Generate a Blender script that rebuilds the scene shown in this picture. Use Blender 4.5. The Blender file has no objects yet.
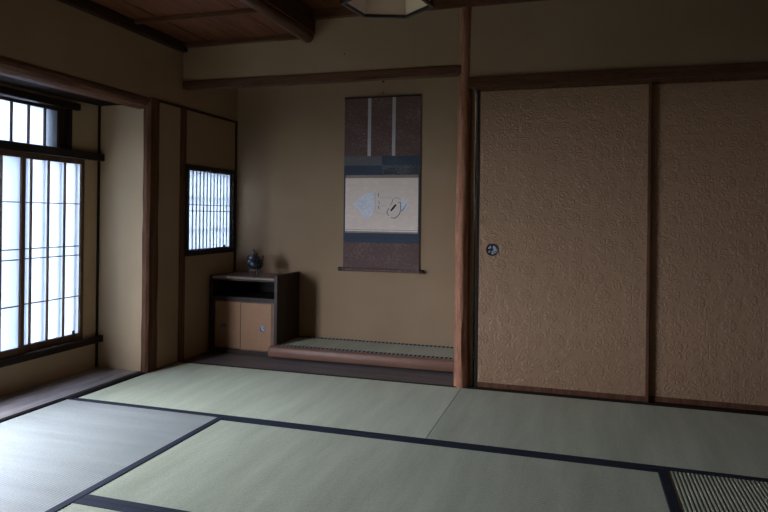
import bpy, bmesh, math, random
from mathutils import Vector, Matrix
random.seed(7)
S = bpy.context.scene
COL = S.collection
# ------------------------------------------------------------------ camera
YAW, ROLL, F, CY = 0.2985, 0.0121, 637.6, 216.2
cam_d = bpy.data.cameras.new('camera')
cam = bpy.data.objects.new('camera', cam_d); COL.objects.link(cam)
cam_d.sensor_width = 36; cam_d.sensor_fit = 'HORIZONTAL'
cam_d.lens = F / 768 * 36
cam_d.shift_y = (CY - 256) / 768
cam_d.clip_start = .02
s, c = math.sin(YAW), math.cos(YAW)
fw = Vector((-s, c, 0)); rt = Vector((c, s, 0)); up = Vector((0, 0, 1))
r2 = rt * math.cos(ROLL) + up * math.sin(ROLL)
u2 = -rt * math.sin(ROLL) + up * math.cos(ROLL)
M = Matrix((r2, u2, -fw)).transposed().to_4x4()
M.translation = Vector((2.6056, -3.7482, 1.0093))
cam.matrix_world = M
S.camera = cam
# ------------------------------------------------------------------ world, exposure
W = bpy.data.worlds.new('sky'); S.world = W; W.use_nodes = True
bg = W.node_tree.nodes['Background']
bg.inputs[0].default_value = (.79, .89, 1.11, 1)
bg.inputs[1].default_value = 29.0
S.view_settings.view_transform = 'Standard'
S.view_settings.look = 'None'
S.view_settings.exposure = 0.0
S.view_settings.gamma = 1
S.view_settings.use_curve_mapping = False
S.cycles.use_denoising = True
S.cycles.max_bounces = 10
S.cycles.diffuse_bounces = 6
S.cycles.glossy_bounces = 4
S.cycles.transmission_bounces = 6
S.cycles.sample_clamp_indirect = 6
S.cycles.caustics_reflective = False
S.cycles.caustics_refractive = False

def portal(name, loc, rot, sx, sy):
    d = bpy.data.lights.new(name, 'AREA'); d.shape = 'RECTANGLE'; d.size = sx; d.size_y = sy
    d.cycles.is_portal = True
    o = bpy.data.objects.new(name, d); COL.objects.link(o)
    o.location = loc; o.rotation_euler = rot
    return o

portal('daylight_portal', (-.43, -1.985, .776), (0, -math.pi / 2, 0), 1.14, 1.02)
# ------------------------------------------------------------------ materials
def mat(name, build, **kw):
    m = bpy.data.materials.new(name); m.use_nodes = True
    nt = m.node_tree; nt.nodes.clear()
    out = nt.nodes.new('ShaderNodeOutputMaterial')
    build(nt, out, **kw)
    return m
def N(nt, t, **kw):
    n = nt.nodes.new('ShaderNode' + t)
    for k, v in kw.items():
        if k.startswith('i_'):
            key = k[2:]; key = int(key) if key.isdigit() else key.replace('_', ' ')
            n.inputs[key].default_value = v
        else: setattr(n, k, v)
    return n
def coords(nt, scale=(1, 1, 1), rot=(0, 0, 0)):
    tc = N(nt, 'TexCoord'); mp = N(nt, 'Mapping')
    mp.inputs['Scale'].default_value = scale; mp.inputs['Rotation'].default_value = rot
    nt.links.new(tc.outputs['Object'], mp.inputs[0])
    return mp.outputs[0]
def ramp(nt, fac, stops):
    r = N(nt, 'ValToRGB'); e = r.color_ramp.elements
    while len(e) < len(stops): e.new(.5)
    for k, (p, col) in enumerate(stops):
        e[k].position = p; e[k].color = (*col, 1) if len(col) == 3 else col
    nt.links.new(fac, r.inputs[0]); return r.outputs[0]
def mth(nt, op, a, b=None, c=None):
    n = N(nt, 'Math', operation=op)
    for k, v in enumerate((a, b, c)):
        if v is None: continue
        if isinstance(v, (int, float)): n.inputs[k].default_value = v
        else: nt.links.new(v, n.inputs[k])
    return n.outputs[0]
def mixc(nt, fac, a, b):
    n = N(nt, 'Mix', data_type='RGBA')
    for k, v in ((0, fac), (6, a), (7, b)):
        if isinstance(v, (int, float)): n.inputs[k].default_value = v
        elif isinstance(v, tuple): n.inputs[k].default_value = (*v, 1)
        else: nt.links.new(v, n.inputs[k])
    return n.outputs[2]
def bsdf(nt, out, col, rough=.6, spec=.3, metal=0, height=None, bs=.3, bd=.002):
    p = N(nt, 'BsdfPrincipled')
    if isinstance(col, tuple): p.inputs['Base Color'].default_value = (*col, 1)
    else: nt.links.new(col, p.inputs['Base Color'])
    if isinstance(rough, (int, float)): p.inputs['Roughness'].default_value = rough
    else: nt.links.new(rough, p.inputs['Roughness'])
    p.inputs['Specular IOR Level'].default_value = spec
    p.inputs['Metallic'].default_value = metal
    if height is not None:
        b = N(nt, 'Bump'); b.inputs['Strength'].default_value = bs; b.inputs['Distance'].default_value = bd
        nt.links.new(height, b.inputs['Height']); nt.links.new(b.outputs[0], p.inputs['Normal'])
    nt.links.new(p.outputs[0], out.inputs[0]); return p

def plaster(nt, out, c1, c2, grain=260):
    v = coords(nt)
    n1 = N(nt, 'TexNoise', i_Scale=2.2, i_Detail=3.0); nt.links.new(v, n1.inputs['Vector'])
    n2 = N(nt, 'TexNoise', i_Scale=float(grain), i_Detail=2.0); nt.links.new(v, n2.inputs['Vector'])
    f = mth(nt, 'ADD', mth(nt, 'MULTIPLY', n1.outputs[0], .6), mth(nt, 'MULTIPLY', n2.outputs[0], .4))
    col = ramp(nt, f, [(.32, c1), (.68, c2)])
    bsdf(nt, out, col, .95, .1, height=n2.outputs[0], bs=.25, bd=.0015)

def wood(nt, out, c1, c2, axis='x', rough=.55, spec=.3, sc=1.0, fine=1.0):
    st = {'x': (1.2, 14, 14), 'y': (14, 1.2, 14), 'z': (14, 14, 1.2)}[axis]
    st = tuple(k * sc for k in st)
    v = coords(nt, st)
    n1 = N(nt, 'TexNoise', i_Scale=1.6, i_Detail=5.0, i_Roughness=.62, i_Distortion=.8); nt.links.new(v, n1.inputs['Vector'])
    v2 = coords(nt, tuple(k * 6 for k in st))
    n2 = N(nt, 'TexNoise', i_Scale=2.5, i_Detail=3.0); nt.links.new(v2, n2.inputs['Vector'])
    f = mth(nt, 'ADD', mth(nt, 'MULTIPLY', n1.outputs[0], .65), mth(nt, 'MULTIPLY', n2.outputs[0], .35 * fine))
    col = ramp(nt, f, [(.3, c1), (.7, c2)])
    bsdf(nt, out, col, rough, spec, height=f, bs=.3, bd=.002)

def tatami(nt, out, axis, c1, c2, rough=.55, spec=1.0):
    # rushes run across the ribs like brushed fibres; 'axis' is the direction the ribs run
    st = (900, 12, 1) if axis == 'x' else (12, 900, 1)
    v = coords(nt, st)
    n1 = N(nt, 'TexNoise', i_Scale=1.0, i_Detail=2.0); nt.links.new(v, n1.inputs['Vector'])
    st2 = (9, 1.1, 1) if axis == 'x' else (1.1, 9, 1)
    v2 = coords(nt, st2)
    n2 = N(nt, 'TexNoise', i_Scale=1.0, i_Detail=3.0, i_Roughness=.6); nt.links.new(v2, n2.inputs['Vector'])
    v3 = coords(nt)
    n3 = N(nt, 'TexNoise', i_Scale=110.0, i_Detail=3.0, i_Roughness=.7); nt.links.new(v3, n3.inputs['Vector'])
    f = mth(nt, 'ADD', mth(nt, 'ADD', mth(nt, 'MULTIPLY', n1.outputs[0], .2), mth(nt, 'MULTIPLY', n2.outputs[0], .40)), mth(nt, 'MULTIPLY', n3.outputs[0], .40))
    col = ramp(nt, f, [(.36, c1), (.64, c2)])
    p = bsdf(nt, out, col, rough, spec, height=n1.outputs[0], bs=.2, bd=.0005)
    p.inputs['Anisotropic'].default_value = .85
    t = N(nt, 'CombineXYZ'); t.inputs[0 if axis == 'x' else 1].default_value = 1.0
    nt.links.new(t.outputs[0], p.inputs['Tangent'])

def karakami(nt, out, c1, c2, k=1.0, spec=.35):
    """patterned door paper: scattered flower crests over curling waves, printed in mica"""
    tc = N(nt, 'TexCoord'); sp = N(nt, 'SeparateXYZ'); nt.links.new(tc.outputs['Object'], sp.inputs[0])
    cb = N(nt, 'CombineXYZ'); nt.links.new(sp.outputs[0], cb.inputs[0]); nt.links.new(sp.outputs[2], cb.inputs[1])
    P = cb.outputs[0]
    # flowers
    vo = N(nt, 'TexVoronoi', voronoi_dimensions='2D', i_Scale=7.5 * k, i_Randomness=.55); nt.links.new(P, vo.inputs['Vector'])
    sc = N(nt, 'VectorMath', operation='SCALE'); nt.links.new(P, sc.inputs[0]); sc.inputs['Scale'].default_value = 1
    df = N(nt, 'VectorMath', operation='SUBTRACT'); nt.links.new(P, df.inputs[0]); nt.links.new(vo.outputs['Position'], df.inputs[1])
    ds = N(nt, 'SeparateXYZ'); nt.links.new(df.outputs[0], ds.inputs[0])
    ang = mth(nt, 'ARCTAN2', ds.outputs[1], ds.outputs[0])
    rr = vo.outputs['Distance']
    pet = mth(nt, 'ABSOLUTE', mth(nt, 'SINE', mth(nt, 'MULTIPLY', ang, 4.0)))
    def ss(x, lo, hi):
        m_ = N(nt, 'MapRange', interpolation_type='SMOOTHSTEP'); m_.inputs['From Min'].default_value = lo; m_.inputs['From Max'].default_value = hi
        nt.links.new(x, m_.inputs['Value']); return m_.outputs['Result']
    sep1 = N(nt, 'SeparateColor'); nt.links.new(vo.outputs['Color'], sep1.inputs[0])
    size = mth(nt, 'ADD', .26, mth(nt, 'MULTIPLY', sep1.outputs[0], .08))
    disc = ss(mth(nt, 'DIVIDE', rr, size), 1.0, .80)
    flower = mth(nt, 'MULTIPLY', disc, ss(pet, .10, .55))
    flower = mth(nt, 'MULTIPLY', flower, ss(rr, .03, .07))
    bud = ss(rr, .045, .02)
    nz = N(nt, 'TexNoise', i_Scale=9.0 * k, i_Detail=0.0); nt.links.new(P, nz.inputs['Vector'])
    ad = N(nt, 'VectorMath', operation='MULTIPLY_ADD'); nt.links.new(nz.outputs['Color'], ad.inputs[0])
    ad.inputs[1].default_value = (.07, .07, 0); nt.links.new(P, ad.inputs[2])
    v2 = N(nt, 'TexVoronoi', voronoi_dimensions='2D', i_Scale=21.0 * k, i_Randomness=.75); nt.links.new(ad.outputs[0], v2.inputs['Vector'])
    ring = ss(mth(nt, 'ABSOLUTE', mth(nt, 'SUBTRACT', v2.outputs['Distance'], .36)), .13, .05)
    n3 = N(nt, 'TexNoise', i_Scale=26.0 * k, i_Detail=0.0); nt.links.new(P, n3.inputs['Vector'])
    ring = mth(nt, 'MULTIPLY', ring, ss(n3.outputs[0], .40, .50))
    dot = ss(v2.outputs['Distance'], .16, .07)
    curl = mth(nt, 'MAXIMUM', ring, dot)
    away = ss(rr, .30, .36)
    h = mth(nt, 'MAXIMUM', mth(nt, 'MAXIMUM', flower, bud), mth(nt, 'MULTIPLY', mth(nt, 'MULTIPLY', curl, away), .75))
    mica = N(nt, 'TexNoise', i_Scale=170.0, i_Detail=2.0); nt.links.new(P, mica.inputs['Vector'])
    fac = mth(nt, 'ADD', mth(nt, 'MULTIPLY', h, .10), mth(nt, 'MULTIPLY', ss(mica.outputs[0], .50, .75), .30))
    col = mixc(nt, fac, c1, c2)
    rg = mth(nt, 'SUBTRACT', .60, mth(nt, 'MULTIPLY', h, .25))
    bsdf(nt, out, col, rg, spec, height=h, bs=1.0, bd=.0019 / k)

def paper(nt, out, trans=.82, k=.52, dc=(.80, .80, .78)):
    d = N(nt, 'BsdfDiffuse'); d.inputs[0].default_value = (*dc, 1)
    t = N(nt, 'BsdfTranslucent'); t.inputs[0].default_value = (k * .84, k * .91, k * 1.0, 1)
    mx = N(nt, 'MixShader'); mx.inputs[0].default_value = trans
    nt.links.new(d.outputs[0], mx.inputs[1]); nt.links.new(t.outputs[0], mx.inputs[2])
    nt.links.new(mx.outputs[0], out.inputs[0])

def brocade(nt, out, c1, c2, scale=60, thr=.62, rough=.7):
    v = coords(nt, (1, 1, 2.2))
    n1 = N(nt, 'TexNoise', i_Scale=float(scale), i_Detail=4.0, i_Roughness=.7); nt.links.new(v, n1.inputs['Vector'])
    n2 = N(nt, 'TexNoise', i_Scale=5.0, i_Detail=2.0); nt.links.new(v, n2.inputs['Vector'])
    f = mth(nt, 'ADD', mth(nt, 'MULTIPLY', n1.outputs[0], .7), mth(nt, 'MULTIPLY', n2.outputs[0], .3))
    col = ramp(nt, f, [(thr - .14, c1), (thr + .04, c2)])
    bsdf(nt, out, col, rough, .2)

def dashes(nt, out, c1, c2, period=.03):
    """black cloth edging with a woven row of pale checks"""
    tc = N(nt, 'TexCoord'); sp = N(nt, 'SeparateXYZ'); nt.links.new(tc.outputs['Object'], sp.inputs[0])
    fx = mth(nt, 'FRACT', mth(nt, 'DIVIDE', sp.outputs[0], period))
    a = mth(nt, 'GREATER_THAN', fx, .52)
    col = mixc(nt, a, c1, c2)
    bsdf(nt, out, col, .85, .1)

def plain(nt, out, col, rough=.6, spec=.3, metal=0): bsdf(nt, out, col, rough, spec, metal)
def bronze(nt, out, c1, c2, rough=.35):
    v = coords(nt)
    n = N(nt, 'TexNoise', i_Scale=70.0, i_Detail=4.0); nt.links.new(v, n.inputs['Vector'])
    bsdf(nt, out, ramp(nt, n.outputs[0], [(.35, c1), (.7, c2)]), rough, .5, .7, height=n.outputs[0], bs=.3, bd=.001)

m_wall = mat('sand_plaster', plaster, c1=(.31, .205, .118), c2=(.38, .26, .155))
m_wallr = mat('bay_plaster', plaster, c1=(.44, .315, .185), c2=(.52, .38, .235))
m_post = {a: mat('post_wood_' + a, wood, c1=(.045, .018, .010), c2=(.17, .075, .038), axis=a, spec=.15, rough=.6) for a in 'xyz'}
m_dark = {a: mat('dark_wood_' + a, wood, c1=(.018, .009, .006), c2=(.060, .029, .018), axis=a, spec=.18) for a in 'xyz'}
m_lite = {a: mat('brown_wood_' + a, wood, c1=(.10, .050, .028), c2=(.24, .13, .075), axis=a) for a in 'xyz'}
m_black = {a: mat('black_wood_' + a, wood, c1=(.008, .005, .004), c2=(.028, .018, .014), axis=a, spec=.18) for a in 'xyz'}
m_ceil = mat('ceiling_board', wood, c1=(.060, .018, .008), c2=(.21, .080, .036), axis='y', sc=.8, rough=.6, spec=.15)
m_cedar = mat('cedar_log', wood, c1=(.10, .034, .018), c2=(.56, .255, .145), axis='z', sc=3.2, rough=.65, spec=.12)
m_log = mat('ceiling_log', wood, c1=(.07, .028, .015), c2=(.14, .062, .034), axis='y', rough=.4)
m_boards = {a: mat('floor_board_' + a, wood, c1=(.14, .118, .110), c2=(.40, .35, .335), axis=a, rough=.42, spec=.4, sc=.9) for a in 'xy'}
m_aboard = mat('alcove_board', wood, c1=(.060, .050, .046), c2=(.20, .17, .16), axis='x', rough=.45, spec=.35)
m_sillpink = mat('sill_wood', wood, c1=(.15, .070, .042), c2=(.27, .14, .088), axis='x', rough=.45, spec=.3)
m_cab = {a: mat('cabinet_wood_' + a, wood, c1=(.016, .009, .006), c2=(.050, .028, .019), axis=a, rough=.45, spec=.25) for a in 'xyz'}
m_cabtop = mat('cabinet_edge', wood, c1=(.16, .10, .07), c2=(.30, .20, .145), axis='x', rough=.4)
m_shoji = {a: mat('lattice_wood_' + a, wood, c1=(.07, .036, .020), c2=(.17, .095, .055), axis=a, spec=.15) for a in 'yz'}
m_tx2 = mat('pale_sheen_tatami_ribs_x', tatami, axis='x', c1=(.36, .37, .255), c2=(.57, .58, .42))  # lighter copy of the straw colour, raised to stand in for sheen
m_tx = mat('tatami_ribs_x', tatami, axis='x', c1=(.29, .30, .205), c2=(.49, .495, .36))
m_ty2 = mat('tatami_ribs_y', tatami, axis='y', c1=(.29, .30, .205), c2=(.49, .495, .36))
m_ty = mat('dimmed_tatami_ribs_y', tatami, axis='y', c1=(.20, .205, .165), c2=(.32, .325, .275))  # darker copy of the straw colour, lowered against the window glare
m_tside = mat('tatami_edge', plain, col=(.16, .14, .09), rough=.9)
m_heri = mat('tatami_border', brocade, c1=(.015, .018, .028), c2=(.027, .032, .047), scale=300, rough=.8)
m_dash = mat('alcove_mat_border', dashes, c1=(.012, .013, .018), c2=(.30, .31, .33))
m_strip_black = mat('black_floor_strip', wood, c1=(.004, .003, .003), c2=(.012, .009, .008), axis='y', rough=.8, spec=.1)
m_kara = mat('patterned_paper', karakami, c1=(.32, .185, .102), c2=(.51, .33, .21))
m_kara2 = mat('cabinet_paper', karakami, c1=(.36, .19, .095), c2=(.52, .31, .18), k=3.5)
m_paper = mat('window_paper', paper)
m_paper3 = mat('small_window_paper', paper, k=.62)
m_lamp = mat('lamp_paper', paper, trans=.30, k=1, dc=(.95, .74, .53))
m_lacq = mat('black_lacquer', plain, col=(.012, .011, .012), rough=.35, spec=.5)
m_pull = mat('blue_silver_metal', bronze, c1=(.22, .26, .34), c2=(.70, .76, .86), rough=.35)
m_pull2 = mat('small_pull_metal', bronze, c1=(.10, .12, .16), c2=(.30, .34, .42), rough=.45)
m_brz = mat('dark_bronze', bronze, c1=(.020, .024, .032), c2=(.07, .08, .10), rough=.3)
m_brown = mat('brown_silk', brocade, c1=(.125, .072, .062), c2=(.27, .19, .155), scale=45, thr=.64)
m_navy = mat('navy_silk', brocade, c1=(.046, .060, .082), c2=(.075, .092, .12), scale=120)
m_navyp = mat('navy_figured_silk', brocade, c1=(.034, .044, .060), c2=(.17, .165, .145), scale=70, thr=.58)
m_grey = mat('grey_silk', brocade, c1=(.12, .12, .12), c2=(.18, .18, .175), scale=120)
m_strip = mat('pale_strip_silk', brocade, c1=(.50, .46, .46), c2=(.62, .57, .56), scale=120)
m_tan = mat('tan_silk_edge', brocade, c1=(.28, .22, .16), c2=(.40, .33, .25), scale=140)
m_mount = mat('mounting_paper', brocade, c1=(.86, .70, .58), c2=(.94, .78, .66), scale=20)
m_fan = mat('fan_paper', brocade, c1=(.84, .71, .60), c2=(.90, .77, .67), scale=20)
m_fanw = mat('fan_mica', brocade, c1=(.72, .70, .69), c2=(.90, .91, .93), scale=50, thr=.55)
m_ink = mat('ink', plain, col=(.015, .013, .012), rough=.7)
m_ink2 = mat('pale_ink', plain, col=(.26, .22, .20), rough=.8)
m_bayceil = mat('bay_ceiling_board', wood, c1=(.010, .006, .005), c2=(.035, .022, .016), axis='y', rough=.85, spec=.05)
m_gnd = mat('darkened_ground', plaster, c1=(.05, .06, .035), c2=(.10, .11, .07), grain=60)  # ground out of view, colour darkened so less light bounces up indoors
m_under = mat('under_floor', plain, col=(.25, .24, .18), rough=.9)

# ------------------------------------------------------------------ mesh helpers
class MB:
    def __init__(self): self.bm = bmesh.new()
    def box(self, x0, x1, y0, y1, z0, z1):
        vs = [self.bm.verts.new((x, y, z)) for x in (x0, x1) for y in (y0, y1) for z in (z0, z1)]
        for f in ((0, 1, 3, 2), (4, 6, 7, 5), (0, 4, 5, 1), (2, 3, 7, 6), (0, 2, 6, 4), (1, 5, 7, 3)):
            self.bm.faces.new([vs[k] for k in f])
        return self
    def loft(self, rings, cap=True, closed=True):
        R = [[self.bm.verts.new(p) for p in r] for r in rings]
        n = len(R[0])
        for a, b in zip(R, R[1:]):
            for k in range(n if closed else n - 1):
                self.bm.faces.new((a[k], a[(k + 1) % n], b[(k + 1) % n], b[k]))
        if cap and closed:
            self.bm.faces.new(R[0][::-1]); self.bm.faces.new(R[-1])
        return self
    def lathe(self, prof, cx, cy, n=24, axis='z', cz=0):
        rings = []
        for r, h in prof:
            ring = []
            for k in range(n):
                a = 2 * math.pi * k / n
                if axis == 'z': ring.append((cx + r * math.cos(a), cy + r * math.sin(a), h))
                elif axis == 'y': ring.append((cx + r * math.cos(a), h, cz + r * math.sin(a)))
                else: ring.append((h, cy + r * math.cos(a), cz + r * math.sin(a)))
            rings.append(ring)
        return self.loft(rings)
    def tube(self, pts, rad, n=8):
        pts = [Vector(p) for p in pts]; rings = []
        if isinstance(rad, (int, float)): rad = [rad] * len(pts)
        ref = None
        for k, p in enumerate(pts):
            t = (pts[min(k + 1, len(pts) - 1)] - pts[max(k - 1, 0)]).normalized()
            if ref is None: ref = Vector((0, 0, 1)) if abs(t.z) < .9 else Vector((1, 0, 0))
            a = t.cross(ref).normalized(); b = t.cross(a); ref = -b if False else ref
            rings.append([tuple(p + (a * math.cos(2 * math.pi * j / n) + b * math.sin(2 * math.pi * j / n)) * rad[k]) for j in range(n)])
        return self.loft(rings)
    def poly(self, pts2, y, th=.0006):
        """flat figure in the x-z plane facing -y, with a little thickness"""
        a = [self.bm.verts.new((x, y, z)) for x, z in pts2]
        b = [self.bm.verts.new((x, y + th, z)) for x, z in pts2]
        n = len(a)
        self.bm.faces.new(a); self.bm.faces.new(b[::-1])
        for k in range(n): self.bm.faces.new((a[k], b[k], b[(k + 1) % n], a[(k + 1) % n]))
        return self
    def build(self, name, m, parent=None, bevel=0, smooth=False, seg=2):
        me = bpy.data.meshes.new(name)
        off = Vector((0, 0, 0)); p = parent
        while p is not None: off += p.location; p = p.parent
        bmesh.ops.recalc_face_normals(self.bm, faces=self.bm.faces)
        bmesh.ops.translate(self.bm, verts=self.bm.verts, vec=-off)
        if smooth:
            for f in self.bm.faces: f.smooth = True
        self.bm.to_mesh(me); self.bm.free()
        me.materials.append(m)
        o = bpy.data.objects.new(name, me); COL.objects.link(o)
        if parent is not None: o.parent = parent
        if bevel:
            b = o.modifiers.new('bevel', 'BEVEL'); b.width = bevel; b.segments = seg; b.limit_method = 'ANGLE'
        if smooth:
            e = o.modifiers.new('split', 'EDGE_SPLIT'); e.split_angle = math.radians(40)
        return o
def tag(o, label=None, cat=None, group=None, kind=None):
    if label: o['label'] = label
    if cat: o['category'] = cat
    if group: o['group'] = group
    if kind: o['kind'] = kind
    return o
def thing(name, loc, label, cat, group=None, kind=None):
    o = bpy.data.objects.new(name, None); COL.objects.link(o); o.location = loc
    o.empty_display_size = .1
    return tag(o, label, cat, group, kind)
def st(o, label, cat): return tag(o, label, cat, kind='structure')

R1 = -.955              # seam between the far row of straw mats and the next
XR, YF = 3.89, -4.3     # right wall, wall behind the viewer
YB = .735               # back wall of the picture alcove
XW = -.40               # window wall of the side bay
# ------------------------------------------------------------------ setting: floors
st(MB().box(-.5, XR, YF, .9, -.16, -.055).build('floor', m_under), 'plain sub floor under the straw mats', 'floor')
b = MB()
for k in range(4):
    x0 = XW + k * .0825
    b.box(x0, x0 + .0815, YF, -.30, -.055, .004)
st(b.build('floor_bay', m_boards['y'], bevel=.0015), 'worn grey brown board floor running along under the paper windows', 'floor')
b = MB()
for k in range(3):
    b.box(-.02, XR if False else 1.99, .012 + k * .245, .012 + (k + 1) * .245 - .001, -.055, 0)
st(b.build('floor_alcove', m_aboard, bevel=.0015), 'dark grey brown board floor in front of the low cabinet and alcove platform', 'floor')
st(MB().box(-.070, -.036, YF, R1 - .001, -.055, .005).box(-.040, -.001, R1 - .001, -.346, -.055, .006).build('trim_1', m_strip_black, bevel=.002), 'black wooden floor strip between bay boards and straw mats', 'floor trim')
b = MB().box(-.001, XR, -.003, .012, -.055, .003)
b.box(-.0698, -.0405, R1, -.305, -.055, .0038)
b.box(-.03, -.001, -.34, .012, -.055, .004)
st(b.build('trim_2', m_black['x'], bevel=.001), 'thin black wooden strip along the far edge of the straw mats', 'floor trim')
# ------------------------------------------------------------------ setting: walls
# upper left wall, strip between the posts, alcove side wall around the small window
ZR = 1.742
b = MB()
b.box(-.12, 0, YF, .80, ZR, 2.40)
b.box(-.12, -.004, -.30, .02, -.05, ZR)
wy0, wy1, wz0, wz1 = .055, .695, .735, 1.340
b.box(-.07, -.004, .02, .80, -.05, wz0)
b.box(-.07, -.004, .02, .80, wz1, ZR)
b.box(-.07, -.004, .02, wy0, wz0, wz1)
b.box(-.07, -.004, wy1, .80, wz0, wz1)
st(b.build('wall_left', m_wall), 'tan sand plaster left wall above the bay and beside the alcove', 'wall')
b = MB().box(-.07, 2.0, YB, .85, -.05, 2.40)
st(b.build('wall_alcove_back', m_wall), 'tan sand plaster back wall of the alcove behind the hanging scroll', 'wall')
b = MB()
b.box(0, 1.93, .012, .052, 1.905, 2.40)
b.box(1.93, XR, .012, .052, 1.83, 2.40)
st(b.build('wall_back', m_wall), 'tan sand plaster upper wall above the alcove beam and sliding doors', 'wall')
st(MB().box(1.955, 2.0, .05, .80, -.05, 2.40).build('wall_alcove_side', m_wall), 'alcove side wall behind the cedar post', 'wall')
st(MB().box(1.94, XR, .13, .18, -.05, 2.40).build('wall_behind_doors', m_under), 'dim wall behind the sliding doors', 'wall')
st(MB().box(-.02, 1.96, .05, YB, 2.20, 2.26).build('ceiling_alcove', m_ceil), 'board ceiling inside the alcove', 'ceiling')
st(MB().box(XR, XR + .1, YF, .2, -.05, 2.40).build('wall_right', m_dark['z']), 'unseen right wall, darkened to cut bounced light', 'wall')  # out of view; dark colour chosen to soak up bounced light
st(MB().box(-.5, XR + .1, YF - .1, YF, -.05, 2.40).build('wall_front', m_wall), 'tan plaster wall behind the viewer', 'wall')
# bay: end wall, window wall, ceiling
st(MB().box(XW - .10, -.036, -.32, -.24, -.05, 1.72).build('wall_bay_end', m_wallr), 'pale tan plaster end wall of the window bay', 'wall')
WL = -3.08             # near end of the long paper window
TY = -.57               # far end of the transom
b = MB()
X0, X1 = XW - .06, XW
b.box(X0, X1, YF, -.32, -.05, .165)
b.box(X0, X1, YF, WL, .165, 1.72)
b.box(X0, X1, -.441, -.30, .165, 1.352)
b.box(X0, X1, TY, -.30, 1.352, 1.72)
b.box(X0, X1, WL, TY, 1.682, 1.72)
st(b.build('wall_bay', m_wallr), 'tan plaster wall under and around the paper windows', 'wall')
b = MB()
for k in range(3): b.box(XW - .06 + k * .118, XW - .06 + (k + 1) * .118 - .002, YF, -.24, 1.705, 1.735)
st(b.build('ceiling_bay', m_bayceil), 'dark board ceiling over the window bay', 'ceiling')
# ------------------------------------------------------------------ setting: posts, beams, rails
tag(MB().loft([[(x, y, z) for x, z in ((.002, 1.741), (.002, 1.722), (-.004, 1.706), (-.022, 1.688), (-.050, 1.676), (-.095, 1.672), (-.095, 1.741))] for y in (YF, -.236)]).build('trim_3', m_post['y'], bevel=.004), 'brown beam along the top of the window bay opening', 'beam', kind='structure')
# bay corner post, hewn with waney edges
b = MB(); rings = []
rnd = random.Random(3)
for k in range(15):
    z = .0 + (1.745) * k / 14
    j = lambda a=.0025: rnd.uniform(-a, a)
    rings.append([(-.040 + j(), -.345 + j(), z), (-.010 + j(), -.345 + j(), z), (.006 + j(.001), -.330 + j(.003), z), (.006 + j(.001), -.246 + j(.004), z), (-.004 + j(), -.234 + j(.003), z), (-.040, -.234, z)])
st(b.loft(rings).build('trim_4', m_post['z'], bevel=.002), 'rough brown wooden corner post of the window bay', 'post')
st(MB().box(-.06, .006, -.008, .055, -.02, 1.732).build('trim_5', m_post['z'], bevel=.003), 'slim dark wooden post at the left edge of the alcove', 'post')
st(MB().box(-.03, .004, .712, .7349, .0, 1.732).build('trim_6', m_dark['z']), 'thin dark wooden strip in the inner corner of the alcove', 'post')
st(MB().box(-.03, .007, -.234, .7349, 1.728, 1.744).build('trim_7', m_dark['y']), 'thin dark rail across the left wall above the small alcove window', 'rail')
st(MB().box(XW - .01, XW + .012, -.332, -.3195, .004, 1.705).build('trim_8', m_black['z'], bevel=.003), 'thin black post in the corner beside the paper windows', 'post')
# alcove beam
st(MB().box(0.004, 1.925, .0, .055, 1.857, 1.914).build('trim_9', m_post['x'], bevel=.004), 'dark brown beam across the top of the alcove opening', 'beam')
# door head rail and sill
b = MB().box(1.965, XR, -.018, .062, 1.772, 1.832)
b.box(2.0, XR, .004, .012, 1.762, 1.775)
b.box(2.0, XR, .046, .054, 1.762, 1.775)
b.box(2.0, XR, .085, .125, 1.762, 1.832)
st(b.build('trim_10', m_post['x'], bevel=.003), 'brown wooden head rail above the sliding doors', 'rail')
st(MB().box(2.0, XR, .012, .128, -.05, .006).build('trim_11', m_black['x']), 'black grooved sill under the sliding doors', 'sill')
# cornices
st(MB().box(0, .042, YF, -.0, 2.106, 2.165).build('trim_12', m_dark['y'], bevel=.004), 'dark wooden cornice along the left wall under the low ceiling', 'cornice')
st(MB().box(0.042, .90, -.030, .012, 2.140, 2.172).build('trim_13', m_post['x'], bevel=.003), 'brown wooden cornice over the alcove under the low ceiling', 'cornice')
st(MB().box(.96, XR, -.034, .012, 2.256, 2.31).build('trim_14', m_post['x'], bevel=.003), 'brown wooden cornice over the alcove and doors under the high ceiling', 'cornice')
# ceilings
b = MB()
for k, (x0, x1) in enumerate(((-.02, .20), (.20, .47), (.47, .74), (.74, .93))):
    b.box(x0, x1, YF, .01, 2.170 + .004 * (k % 2), 2.19)
st(b.build('ceiling_low', m_ceil), 'reddish brown board ceiling, the lower part by the windows', 'ceiling')
b = MB()
for k in range(10):
    b.box(.95 + k * .3, .95 + (k + 1) * .3, YF, .01, 2.312 + .005 * (k % 2), 2.34)
st(b.build('ceiling', m_ceil), 'reddish brown board ceiling, the higher main part', 'ceiling')
for k in range(9):
    y = -.53 - k * .46
    o = MB().box(.042, .885, y - .013, y + .013, 2.145, 2.172).build('ceiling_batten', m_post['x'], bevel=.003)
    tag(o, 'brown batten crossing the low board ceiling' if k else 'brown batten crossing the low board ceiling, the one nearest the alcove', 'batten', 'battens under the low ceiling', 'structure')
    if k > 2: bpy.data.objects.remove(o)
for k in range(3):
    y = -.53 - k * .46
    tag(MB().box(.985, XR, y - .013, y + .013, 2.286, 2.314).build('ceiling_batten', m_post['x'], bevel=.003),
        'brown batten crossing the high board ceiling', 'batten', 'battens under the high ceiling', 'structure')
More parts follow.
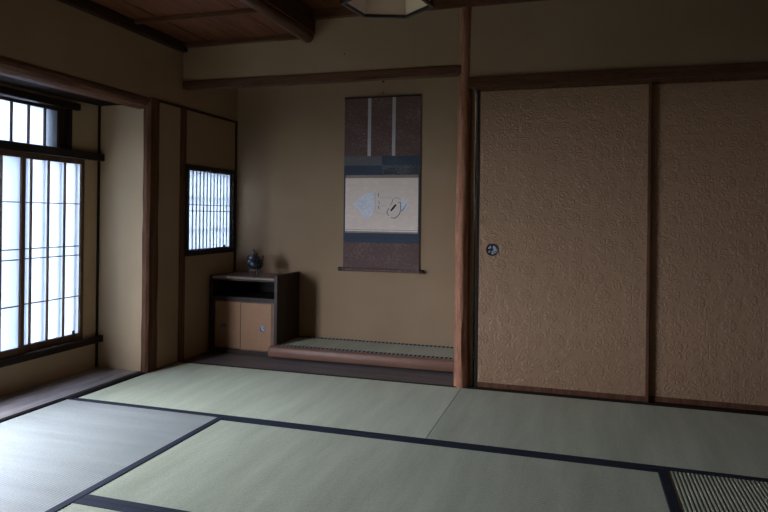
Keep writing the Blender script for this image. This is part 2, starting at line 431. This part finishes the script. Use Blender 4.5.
# log beam and the board above it
t = thing('ceiling_beam', (.925, -2.1, 2.11), 'slim round brown log beam under the step between low and high ceiling', 'beam')
b = MB(); rings = []
for k in range(23):
    y = .010 - k * .195; r = .040 + .0015 * math.sin(k * 1.3)
    rings.append([(.925 + r * math.cos(a) + .002 * math.sin(k), y, 2.153 + r * math.sin(a)) for a in [2 * math.pi * j / 20 for j in range(20)]])
b.loft(rings).build('log', m_log, t, smooth=True)
MB().box(.930, .975, YF, .010, 2.165, 2.33).build('board', m_post['y'], t)

# ------------------------------------------------------------------ windows
def shoji(parent, x, y0, y1, z0, z1, vys, hzs, stile=.025, top=.032, bot=.045, th=.020, mt=.0075, wood_mat=None, bars_deep=.014, pm=None):
    """one sliding paper screen in the plane x, room side at x+th/2; paper on its outer side"""
    fm = wood_mat or m_shoji
    b = MB()
    b.box(x - th / 2, x + th / 2, y0, y0 + stile, z0, z1); b.box(x - th / 2, x + th / 2, y1 - stile, y1, z0, z1)
    b.box(x - th / 2, x + th / 2, y0 + stile, y1 - stile, z1 - top, z1); b.box(x - th / 2, x + th / 2, y0 + stile, y1 - stile, z0, z0 + bot)
    fr = b.build('shoji_screen', fm['z'], parent, bevel=.0015)
    b = MB()
    for y in vys: b.box(x - .004, x + bars_deep / 2 + .003, y - mt / 2, y + mt / 2, z0 + bot, z1 - top)
    for z in hzs: b.box(x - .004, x + bars_deep / 2 + .001, y0 + stile, y1 - stile, z - mt / 2 * .8, z + mt / 2 * .8)
    b.build('lattice', fm['y'], fr)
    b = MB()
    b.box(x - .0052, x - .0042, y0 + stile - .002, y1 - stile + .002, z0 + bot - .002, z1 - top + .002)
    b.build('paper', pm or m_paper, fr)
    return fr
# window_1: long low window with sliding screens
w1 = thing('window_1', (XW, -1.5, .165), 'large white paper window with wooden lattice screens on the left', 'window', kind='structure')
hz = (1.063, .799, .742, .484)
ZS0, ZS1 = .206, 1.345
for (xx, y1) in ((XW - .012, -.441), (XW + .016, -.915), (XW + .016, -2.505), (XW - .012, -2.52)):  # gap between the screen pairs is out of view, added to admit daylight
    y0 = y1 - (.506 if y1 == -.441 else .56)
    shoji(w1, xx, y0, y1, ZS0, ZS1, [y1 - .030 - .125 * k for k in (1, 2, 3)], hz)
MB().box(XW - .06, XW + .050, WL - .04, -.281, .172, .206).build('sill', m_black['y'], w1, bevel=.003)
MB().box(XW + .028, XW + .050, WL - .04, -.281, .206, .214).build('sill_edge', m_dark['y'], w1, bevel=.002)
MB().box(XW - .06, XW + .045, WL - .04, -.266, 1.345, 1.392).build('head_rail', m_black['y'], w1, bevel=.003)
MB().box(XW - .06, XW - .02, -.441, -.428, .206, 1.345).build('jamb', m_dark['z'], w1)
MB().box(XW - .002, XW + .004, -.532, -.515, .253, .275).build('latch', m_lacq, w1)
# window_2: transom
w2 = thing('window_2', (XW, -1.5, 1.39), 'narrow paper transom window above the large paper window', 'window', kind='structure')
shoji(w2, XW - .015, WL, -.600, 1.392, 1.640, [-.751 - .1155 * k for k in range(0, 20)], (), stile=.05, top=.020, bot=.008, wood_mat=m_dark, mt=.009)
MB().box(XW - .06, XW + .030, WL - .04, -.513, 1.642, 1.684).build('head_rail', m_black['y'], w2, bevel=.003)
MB().box(XW - .06, XW + .018, -.600, -.568, 1.392, 1.642).build('jamb', m_black['z'], w2, bevel=.003)
# outside: shutter box and weather grille behind the papers
b = MB()
b.box(XW - .075, XW - .050, -.742, -.30, 1.34, 1.72)
b.build('shutter_case', m_dark['z'], w2)
b = MB()
for k in range(9):
    y = -.475 - .125 * k
    b.box(XW - .048, XW - .030, y - .032, y - .008, .10, 1.33)
b.build('outer_grille', m_shoji['z'], w1)
# window_3: small grille window in the alcove side wall
w3 = thing('window_3', (0, .375, .735), 'small paper window with close vertical bars in the alcove side wall', 'window', kind='structure')
b = MB()
b.box(-.072, .010, .040, .708, wz0 - .020, wz0 + .018); b.box(-.072, .010, .040, .708, wz1 - .018, wz1 + .014)
b.box(-.072, .010, .040, .072, wz0 + .018, wz1 - .018); b.box(-.072, .010, .676, .708, wz0 + .018, wz1 - .018)
b.build('window_frame', m_black['z'], w3, bevel=.002)
shoji(w3, -.014, .070, .676, wz0 + .018, wz1 - .018, (.105,), (1.074, 1.030), stile=.006, top=.006, bot=.006, th=.018, mt=.006, wood_mat=m_black, pm=m_paper3)
b = MB()
for k in range(14):
    y = .078 + .0455 * k
    b.box(-.040, -.0225, y - .0090, y + .0090, wz0, wz1)
for z in (.90, 1.13): b.box(-.050, -.040, .06, .69, z - .005, z + .005)
b.build('grille', m_shoji['z'], w3)
MB().box(-.004, .000, .560, .580, .756, .775).build('latch', m_lacq, w3)
# outside
st(MB().box(-12, -.6, -14, 8, -.55, -.5).build('ground', m_gnd), 'unseen garden ground outside the windows, darkened to cut upward light', 'ground')

# ------------------------------------------------------------------ sliding doors
def fusuma(name, x0, x1, y, label, pull=True):
    t = thing(name, (x0, y, .006), label, 'door', kind='structure')
    z0, z1 = .007, 1.768
    MB().box(x0 + .012, x1 - .012, y - .008, y + .008, z0 + .010, z1 - .010).build('panel', m_kara, t)
    b = MB()
    b.box(x1 - .018, x1, y - .011, y + .011, z0, z1)
    b.box(x0 + .018, x1 - .018, y - .011, y + .011, z0, z0 + .030); b.box(x0 + .018, x1 - .018, y - .011, y + .011, z1 - .016, z1)
    b.build('frame', m_post['z'], t, bevel=.002)
    MB().box(x0, x0 + .016, y - .011, y + .011, z0, z1).build('stile', m_black['z'] if pull else m_post['z'], t, bevel=.002)  # on the door with the pull, black stands for a shadow line
    if pull:
        cx, cz = x0 + .095, .820
        p = MB().lathe([(.036, y - .0085), (.036, y - .0125), (.033, y - .0145), (.029, y - .0125), (.028, y - .0085)], cx, 0, 28, 'y', cz).build('finger_pull', m_lacq, t, smooth=True)
        MB().lathe([(.0285, y - .0086), (.0285, y - .0096), (.022, y - .0091), (.001, y - .0088)], cx, 0, 28, 'y', cz).build('dish', m_lacq, p, smooth=True)
        b = MB()
        for a0, a1, r0, r1 in ((-.4, 1.3, .010, .026), (1.9, 2.9, .012, .025), (3.5, 4.1, .014, .026), (4.6, 5.7, .006, .027)):
            pts = []
            for k in range(7):
                a = a0 + (a1 - a0) * k / 6; pts.append((cx + r1 * math.cos(a), cz + r1 * math.sin(a)))
            for k in range(7):
                a = a1 - (a1 - a0) * k / 6; pts.append((cx + r0 * math.cos(a) * (1 + .3 * math.sin(k)), cz + r0 * math.sin(a)))
            b.poly(pts, y - .0108, .001)
        b.build('relief', m_pull, p)
    return t
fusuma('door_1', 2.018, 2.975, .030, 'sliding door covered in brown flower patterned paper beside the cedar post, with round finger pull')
fusuma('door_2', 2.936, 3.885, .054, 'sliding door covered in brown flower patterned paper at the right edge, no finger pull in view', False)
MB()

# ------------------------------------------------------------------ straw mats
def mat_unit(x0, x1, y0, y1, ribs, label, borders, m=None):
    """ribs = axis the ribs run along; borders lie on the long sides"""
    g = .0015
    x0 += g; x1 -= g; y0 += g; y1 -= g
    t = thing('tatami_mat', ((x0 + x1) / 2, (y0 + y1) / 2, -.055), label, 'floor mat', 'straw mats covering the floor')
    MB().box(x0, x1, y0, y1, -.055, -.003).build('mat_core', m_tside, t)
    bm = MB()
    A, B = (y0, y1) if ribs == 'x' else (x0, x1)
    n = round((B - A) / .0152); seg = 6; prof = []
    for k in range(n * seg + 1):
        u = A + (B - A) * k / (n * seg)
        prof.append((u, -.0024 + .0024 * abs(math.sin(math.pi * k / seg)) ** .7))
    if ribs == 'x': rings = [[(x, u, z) for u, z in prof] for x in (x0, (x0 + x1) / 2, x1)]
    else: rings = [[(u, y, z) for u, z in prof] for y in (y0, (y0 + y1) / 2, y1)]
    bm.loft(rings, cap=False, closed=False)
    o = bm.build('woven_cover', m or (m_tx if ribs == 'x' else m_ty), t)
    for f in o.data.polygons: f.use_smooth = True
    # keep the upper side up
    if o.data.polygons[0].normal.z < 0: o.data.flip_normals()
    w = .034
    for sd in borders:
        b = MB()
        if ribs == 'x':
            ya, yb = (y1 - w, y1 + .0005) if sd > 0 else (y0 - .0005, y0 + w)
            b.box(x0 - .0003, x1 + .0003, ya, yb, -.03, .0022)
        else:
            xa, xb = (x1 - w, x1 + .0005) if sd > 0 else (x0 - .0005, x0 + w)
            b.box(xa, xb, y0 - .0003, y1 + .0003, -.03, .0022)
        b.build('cloth_border', m_heri, t, bevel=.0012)
R1 = -.955
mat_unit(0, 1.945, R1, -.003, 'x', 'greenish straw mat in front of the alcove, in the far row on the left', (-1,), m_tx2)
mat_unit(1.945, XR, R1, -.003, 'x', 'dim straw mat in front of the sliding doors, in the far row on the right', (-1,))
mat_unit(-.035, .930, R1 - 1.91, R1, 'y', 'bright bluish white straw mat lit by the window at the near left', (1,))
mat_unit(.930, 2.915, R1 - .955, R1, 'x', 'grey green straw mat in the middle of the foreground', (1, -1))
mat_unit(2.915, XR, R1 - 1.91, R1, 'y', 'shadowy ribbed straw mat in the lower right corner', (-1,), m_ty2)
mat_unit(.930, 2.915, R1 - 1.91, R1 - .955, 'x', 'straw mat at the bottom edge of the photo, only its corner in view', (1, -1))

# ------------------------------------------------------------------ cedar alcove post
t = thing('alcove_post', (1.944, .035, 0), 'reddish brown cedar post standing between the alcove and the sliding doors', 'post')
b = MB(); rings = []; rnd = random.Random(11)
n = 32
for k in range(61):
    z = .0 + 2.256 * k / 60
    u = z / 2.256
    cx = 1.939 - .004 * math.sin(u * 4); cy = .034
    R = .0465 - .009 * u + .0016 * math.sin(z * 9) + .0009 * math.sin(z * 23 + 1)
    ring = []
    for j in range(n):
        a = 2 * math.pi * (j + .5) / n - math.pi / 2      # j=0 faces -y
        r = R
        # hewn facets near the foot, fading out upward
        f = max(.55, 1 - z / 1.6)
        ca, sa = math.cos(a), math.sin(a)
        # distance to a plane whose normal points front-left
        for (nx, ny, d, ff) in ((-.52, -.854, .0375, 1.0), (.62, -.785, .0375, 1.0), (-.985, -.17, .041, 1.0), (.985, -.17, .041, .8)):
            dd = ca * nx + sa * ny
            if dd > .05 and r * dd > d * (1 + (1 - f) * .16): r = d * (1 + (1 - f) * .16) / dd
        sq = min(R * 1.22, .046 / max(abs(ca), abs(sa))) if z < .3 else R
        w = max(0, 1 - z / .30)
        if z < .3: r = min(r * (1 + .16 * w), sq * 1.0 if w > .5 else r * (1 + .16 * w))
        r += .0005 * math.sin(j * 5 + z * 3)
        ring.append((cx + r * ca, cy + r * sa, z))
    rings.append(ring)
b.loft(rings).build('shaft', m_cedar, t, smooth=True)

# ------------------------------------------------------------------ alcove platform
t = thing('alcove_platform', (1.2, .52, 0), 'low raised alcove platform with a rounded brown front sill and a straw mat top', 'platform')
XA, XB = .572, 1.955
b = MB(); rings = []
prof = [(.3545, .012), (.306, .012), (.300, .020), (.298, .050), (.301, .070), (.307, .079), (.318, .083), (.3545, .083)]
for x, s_ in ((.512, .82), (.520, .96), (.532, 1), (XB, 1)):
    rings.append([(x, .3545 - (.3545 - y) * s_, .012 + (z - .012) * s_) for y, z in prof])
b.loft(rings).build('front_sill', m_sillpink, t, smooth=True)
MB().box(.572, XB, .356, YB - .001, 0, .070).build('base', m_black['x'], t)
MB().box(.535, XB, .335, .354, 0, .013).build('plinth', m_black['x'], t)
bm = MB(); prof = []
n = 22
for k in range(n * 6 + 1):
    prof.append((.358 + (YB - .003 - .358) * k / (n * 6),   .0815 + .0014 * abs(math.sin(math.pi * k / 6)) ** .7))
bm.loft([[(x, u, z) for u, z in prof] for x in (.562, XB)], cap=False, closed=False)
o = bm.build('woven_cover', m_tx, t)
if o.data.polygons[0].normal.z < 0: o.data.flip_normals()
MB().box(.563, XB, .357, .391, .071, .0850).build('mat_border', m_dash, t)
MB().box(.563, XB, YB - .036, YB - .002, .071, .0850).build('mat_border', m_dash, t)

# ------------------------------------------------------------------ low cabinet
t = thing('shelf_cabinet', (.28, .55, 0), 'low dark wooden cabinet with open shelf and two papered doors in the alcove corner', 'cabinet')
CF, CB = .356, YB - .003
MB().box(.533, .557, CF, CB, 0, .579).build('side_panel', m_cab['z'], t, bevel=.002)
MB().box(.006, .030, CF, CB, 0, .560).build('side_panel', m_cab['z'], t, bevel=.002)
MB().box(.030, .533, CF + .002, CB, .541, .557).build('top_board', m_cabtop, t, bevel=.003)
MB().box(.030, .533, CF + .004, CF + .020, .529, .541).build('top_rail', m_cab['x'], t, bevel=.001)
MB().box(.030, .533, CF + .002, CB, .396, .411).build('shelf', m_cab['x'], t, bevel=.002)
MB().box(.030, .533, CB - .012, CB, .0, .541).build('back_panel', m_black['x'], t)
MB().box(.030, .533, CF + .004, CF + .04, .378, .396).build('door_rail', m_cab['x'], t, bevel=.001)
MB().box(.030, .533, CF + .004, CB - .012, .0, .026).build('bottom_board', m_cab['x'], t, bevel=.001)
MB().box(.512, .533, CF + .006, CF + .05, .026, .378).build('door_post', m_lite['z'], t, bevel=.001)
MB().box(.030, .038, CF + .006, CF + .05, .026, .378).build('door_post', m_cab['z'], t, bevel=.001)
def cab_door(x0, x1, y, cx):
    d = MB().box(x0, x1, y - .005, y + .005, .027, .377).build('door', m_kara2, t)
    b = MB()
    b.box(x0, x0 + .006, y - .0075, y + .006, .027, .377); b.box(x1 - .006, x1, y - .0075, y + .006, .027, .377)
    b.box(x0 + .006, x1 - .006, y - .0075, y + .006, .027, .036); b.box(x0 + .006, x1 - .006, y - .0075, y + .006, .370, .377)
    b.build('door_frame', m_lite['z'], d, bevel=.001)
    cz = .192
    MB().lathe([(.020, y - .005), (.020, y - .010), (.016, y - .0105), (.013, y - .0070), (.005, y - .0060), (.004, y - .009), (.0005, y - .0095)], cx, 0, 20, 'y', cz).build('finger_pull', m_pull2, d, smooth=True)
cab_door(.258, .512, CF + .014, .440)
cab_door(.038, .275, CF + .031, .112)

# ------------------------------------------------------------------ incense burner
bx, by, bz = .322, .462, .5595
t = thing('incense_burner', (bx, by, bz), 'small dark bronze three legged incense burner on top of the low cabinet', 'incense burner')
b = MB()
b.lathe([(.004, bz + 0.0460), (.030, bz + 0.0484), (.048, bz + 0.0582), (.059, bz + 0.0753), (.0605, bz + 0.0924), (.055, bz + 0.1082), (.046, bz + 0.1168), (.050, bz + 0.1204), (.051, bz + 0.1253), (.045, bz + 0.1265)], bx, by, 28)
b.build('bowl', m_brz, t, smooth=True)
MB().lathe([(.045, bz + 0.1265), (.041, bz + 0.1351), (.028, bz + 0.1448), (.012, bz + 0.1509), (.001, bz + 0.1521)], bx, by, 24).build('lid', m_brz, t, smooth=True)
MB().tube([(bx - .014, by, bz + 0.1485), (bx - .014, by, bz + 0.1631), (bx - .004, by, bz + 0.1680), (bx - .010, by, bz + 0.1802), (bx - .016, by, bz + 0.1887), (bx - .024, by, bz + 0.1875)], [.006, .008, .007, .006, .008, .004], 10).build('finial', m_brz, t, smooth=True)
MB().tube([(bx + .006, by, bz + 0.1485), (bx + .013, by, bz + 0.1607), (bx + .012, by, bz + 0.1778)], [.008, .007, .002], 8).build('finial_tail', m_brz, t, smooth=True)
for sx in (-1, 1):
    MB().tube([(bx + sx * .050, by, bz + 0.1094), (bx + sx * .062, by, bz + 0.1168), (bx + sx * .064, by, bz + 0.1387), (bx + sx * .058, by, bz + 0.1509)], [.006, .007, .007, .004], 8).build('handle', m_brz, t, smooth=True)
for a in (-2.35, -.75, 1.57):
    dx, dy = math.cos(a), math.sin(a)
    MB().tube([(bx + dx * .034, by + dy * .034, bz + .060), (bx + dx * .038, by + dy * .038, bz + .034), (bx + dx * .037, by + dy * .037, bz + .010), (bx + dx * .039, by + dy * .039, bz + .0003)], [.008, .006, .0055, .007], 10).build('leg', m_brz, t, smooth=True)

# ------------------------------------------------------------------ hanging scroll
t = thing('hanging_scroll', (1.212, .724, .61), 'tall brown and navy hanging scroll with a fan shaped ink painting on the alcove wall', 'hanging scroll')
SX0, SX1, SY = .914, 1.499, .722
def band(name, x0, x1, z0, z1, m, y=SY, th=.003, parent=t, bevel=0): return MB().box(x0, x1, y, y + th, z0, z1).build(name, m, parent, bevel=bevel)
band('upper_cloth', SX0, SX1, 1.450, 1.885, m_brown)
band('grey_band', SX0, 1.209, 1.383, 1.450, m_grey)
band('navy_band', 1.209, SX1, 1.383, 1.450, m_navy)
band('navy_band', SX0, 1.209, 1.312, 1.383, m_navy)
band('figured_band', 1.209, SX1, 1.312, 1.383, m_navyp)
band('lower_band', SX0, SX1, .812, .884, m_navy)
o = MB()
for k in range(30): o.box(SX0 + .012 + k * .019, SX0 + .018 + k * .019, SY - .0006, SY, .846, .850)
o.build('stitching', m_ink, t)
band('side_edge', SX0, SX0 + .012, .884, 1.312, m_navy)
band('side_edge', SX1 - .012, SX1, .884, 1.312, m_navy)
pn = band('picture_mount', SX0 + .012, SX1 - .012, .884, 1.312, m_mount)
band('tan_border', SX0 + .012, SX1 - .012, 1.290, 1.312, m_tan, SY - .0008, .0008, pn)
band('tan_border', SX0 + .012, SX1 - .012, .884, .896, m_tan, SY - .0008, .0008, pn)
band('tan_border', SX0 + .012, SX1 - .012, .906, .909, m_tan, SY - .0006, .0006, pn)
band('lower_cloth', SX0, SX1, .618, .812, m_brown)
for x in (1.110, 1.298): band('hanging_strip', x - .0125, x + .0125, 1.452, 1.883, m_strip, SY - .0015, .0012)
MB().box(SX0 - .002, SX1 + .002, SY - .004, SY + .006, 1.880, 1.892).build('top_rod', m_dark['x'], t, bevel=.002)
MB().tube([(1.00, SY, 1.892), (1.212, SY + .003, 1.918), (1.43, SY, 1.892)], .0018, 6).build('cord', m_tan, t)
MB().lathe([(.013, SX0 - .002), (.013, SX1 + .002)], 0, SY - .003, 16, 'x', .612).build('roller', m_brown, t, smooth=True)
for (a, b_) in ((SX0 - .037, SX0 - .002), (SX1 + .002, SX1 + .037)):
    MB().lathe([(.008, a), (.0145, a + .001), (.015, (a + b_) / 2), (.013, b_ - .001), (.010, b_)], 0, SY - .003, 16, 'x', .612).build('roller_knob', m_lacq, t, smooth=True)
# fan painting; drawing units: u to the right, v down, about 0.8 mm each
def q(u, v): return (1.011 + (u / 9.32) * .00738, 1.277 - (v / 9.32) * .00748)
def figure(pts, m, name, y): return MB().poly([q(*p) for p in pts], y).build(name, m, pn)
outer = [(-32, 232), (-5, 200), (25, 174), (60, 150), (95, 130), (130, 118), (175, 109), (220, 105), (270, 103), (320, 105), (362, 115), (400, 130), (432, 149), (460, 170), (492, 199), (520, 230)]
inner = [(380, 375), (340, 335), (300, 314), (250, 304), (200, 303), (160, 328), (112, 375)]
fan = figure(outer + inner, m_fan, 'fan', SY - .0007)
def sub(pts, m, name, y): return MB().poly([q(*p) for p in pts], y).build(name, m, pn)
sub([(-30, 232), (-4, 202), (26, 176), (60, 152), (95, 132), (130, 120), (165, 112), (175, 180), (180, 250), (160, 326), (112, 372), (60, 316), (20, 275)], m_fanw, 'mica_wash', SY - .0012)
sub([(440, 175), (480, 190), (518, 230), (470, 280), (450, 285), (440, 230)], m_fanw, 'mica_wash', SY - .0012)
def stroke(b, pts, w):
    pts = [q(*p) for p in pts]
    L = []; R = []
    for k, (x, z) in enumerate(pts):
        x2, z2 = pts[min(k + 1, len(pts) - 1)]; x1, z1 = pts[max(k - 1, 0)]
        dx, dz = x2 - x1, z2 - z1; l = math.hypot(dx, dz) or 1
        ww = w * (.6 + .4 * math.sin(math.pi * (k + .5) / len(pts)))
        L.append((x - dz / l * ww, z + dx / l * ww)); R.append((x + dz / l * ww, z - dx / l * ww))
    b.poly(L + R[::-1], SY - .0017, .0006)
for p, w in (([(220, 122), (223, 155)], .0022), ([(226, 190), (229, 222)], .0020), ([(222, 240), (228, 268)], .0026),
             ([(365, 172), (352, 210), (335, 235)], .0016), ([(322, 262), (304, 300), (322, 330)], .0024),
             ([(345, 345), (375, 352), (400, 340), (425, 312), (437, 280)], .0026), ([(437, 282), (436, 240), (434, 208), (408, 205)], .0022),
             ([(370, 168), (395, 162), (420, 172), (440, 190)], .0010), ([(342, 284), (365, 258), (392, 226)], .0075),
             ([(436, 270), (450, 284), (462, 268), (478, 245), (492, 228)], .0022)):
    b = MB(); stroke(b, p, w); b.build('ink_stroke', m_ink, pn)
b = MB()
rnd = random.Random(5)
for c_ in range(8):
    for r_ in range(9):
        u = 30 + c_ * 18 + rnd.uniform(-2, 2); v = 150 + r_ * 19 + rnd.uniform(-3, 3)
        if v < 210 - u * .6 + 15 or v > 225 + u * 1.15 - 15 or (u > 110 and v > 330 - (u - 110) * .4 - 15): continue
        stroke(b, [(u, v), (u + rnd.uniform(-3, 3), v + rnd.uniform(4, 9))], .0010)
for p in ([(232, 165), (300, 160), (352, 165)], [(235, 235), (270, 238), (300, 235)], [(190, 300), (240, 312), (298, 318)], [(188, 110), (190, 200), (192, 296)]):
    stroke(b, p, .0007)
b.build('pale_strokes', m_ink2, pn)
# nails
tag(MB().lathe([(.006, YB), (.006, YB - .010), (.009, YB - .012), (.007, YB - .016), (.001, YB - .017)], 1.212, 0, 12, 'y', 1.998).build('wall_nail', m_lacq, smooth=True), 'small black nail in the alcove wall above the hanging scroll', 'nail')
tag(MB().lathe([(.003, YB), (.003, YB - .014), (.005, YB - .015), (.001, YB - .018)], 1.212, 0, 10, 'y', 1.917).build('wall_nail', m_lacq, smooth=True), 'tiny nail holding the cord of the hanging scroll', 'nail')
tag(MB().lathe([(.004, .012), (.004, .004), (.0005, .002)], 1.177, 0, 10, 'y', 2.025).build('wall_nail', m_lacq, smooth=True), 'tiny nail in the upper wall above the alcove beam', 'nail')

# ------------------------------------------------------------------ pendant lamp
LC = Vector((1.863, -1.325, 1.85)); a_ = .183
t = thing('pendant_lamp', LC, 'unlit six sided paper pendant lamp with a black rim hanging from the ceiling', 'pendant lamp')
ang0 = YAW + math.radians(3)
def hexpt(r, k, z):
    a = ang0 + math.pi / 3 * k
    return (LC.x + r * math.cos(a), LC.y + r * math.sin(a), z)
ZB, ZT, RB, RT = 1.850, 2.06, a_, .150
def lerp(z): return RB + (RT - RB) * (z - ZB) / (ZT - ZB)
for k in range(6):
    b = MB(); r0, r1 = lerp(ZB + .008) - .007, lerp(ZT - .008) - .007
    p = [hexpt(r0, k, ZB + .008), hexpt(r0, k + 1, ZB + .008), hexpt(r1, k + 1, ZT - .008), hexpt(r1, k, ZT - .008)]
    r0 -= .0012; r1 -= .0012
    p2 = [hexpt(r0, k, ZB + .008), hexpt(r0, k + 1, ZB + .008), hexpt(r1, k + 1, ZT - .008), hexpt(r1, k, ZT - .008)]
    b.loft([p, p2]).build('paper_panel', m_lamp, t)
b = MB()
for z0, z1, r in ((ZB - .004, ZB + .008, RB), (ZT - .008, ZT + .004, RT)):
    b2 = [[hexpt(rr, k, z) for k in range(6)] for rr, z in ((r + .003, z0), (r + .003, z1), (r - .012, z1), (r - .012, z0), (r + .003, z0))]
    b.loft(b2, cap=False)
for k in range(6):
    b.loft([[tuple(Vector(hexpt(lerp(z) - .001, k, z)) + Vector(d)) for d in ((-.004, -.004, 0), (.004, -.004, 0), (.004, .004, 0), (-.004, .004, 0))] for z in (ZB, ZT)])
b.build('shade_frame', m_lacq, t)
MB().loft([[hexpt(RT - .01, k, ZT) for k in range(6)], [hexpt(.02, k, ZT + .03) for k in range(6)]]).build('top_cover', m_lacq, t)
MB().lathe([(.018, 1.99), (.020, 2.00), (.020, 2.06), (.012, 2.07)], LC.x, LC.y, 16).build('lamp_socket', m_lacq, t)
MB().lathe([(.001, 1.915), (.018, 1.92), (.029, 1.94), (.029, 1.955), (.016, 1.985), (.014, 1.992)], LC.x, LC.y, 20).build('bulb', mat('milk_glass', plain, col=(.7, .7, .68), rough=.25, spec=.5), t, smooth=True)
MB().tube([(LC.x, LC.y, 2.07), (LC.x, LC.y, 2.30)], .004, 8).build('cord', m_lacq, t)
MB().lathe([(.04, 2.312), (.04, 2.296), (.03, 2.29), (.005, 2.286)], LC.x, LC.y, 20).build('ceiling_rose', m_lacq, t, smooth=True)
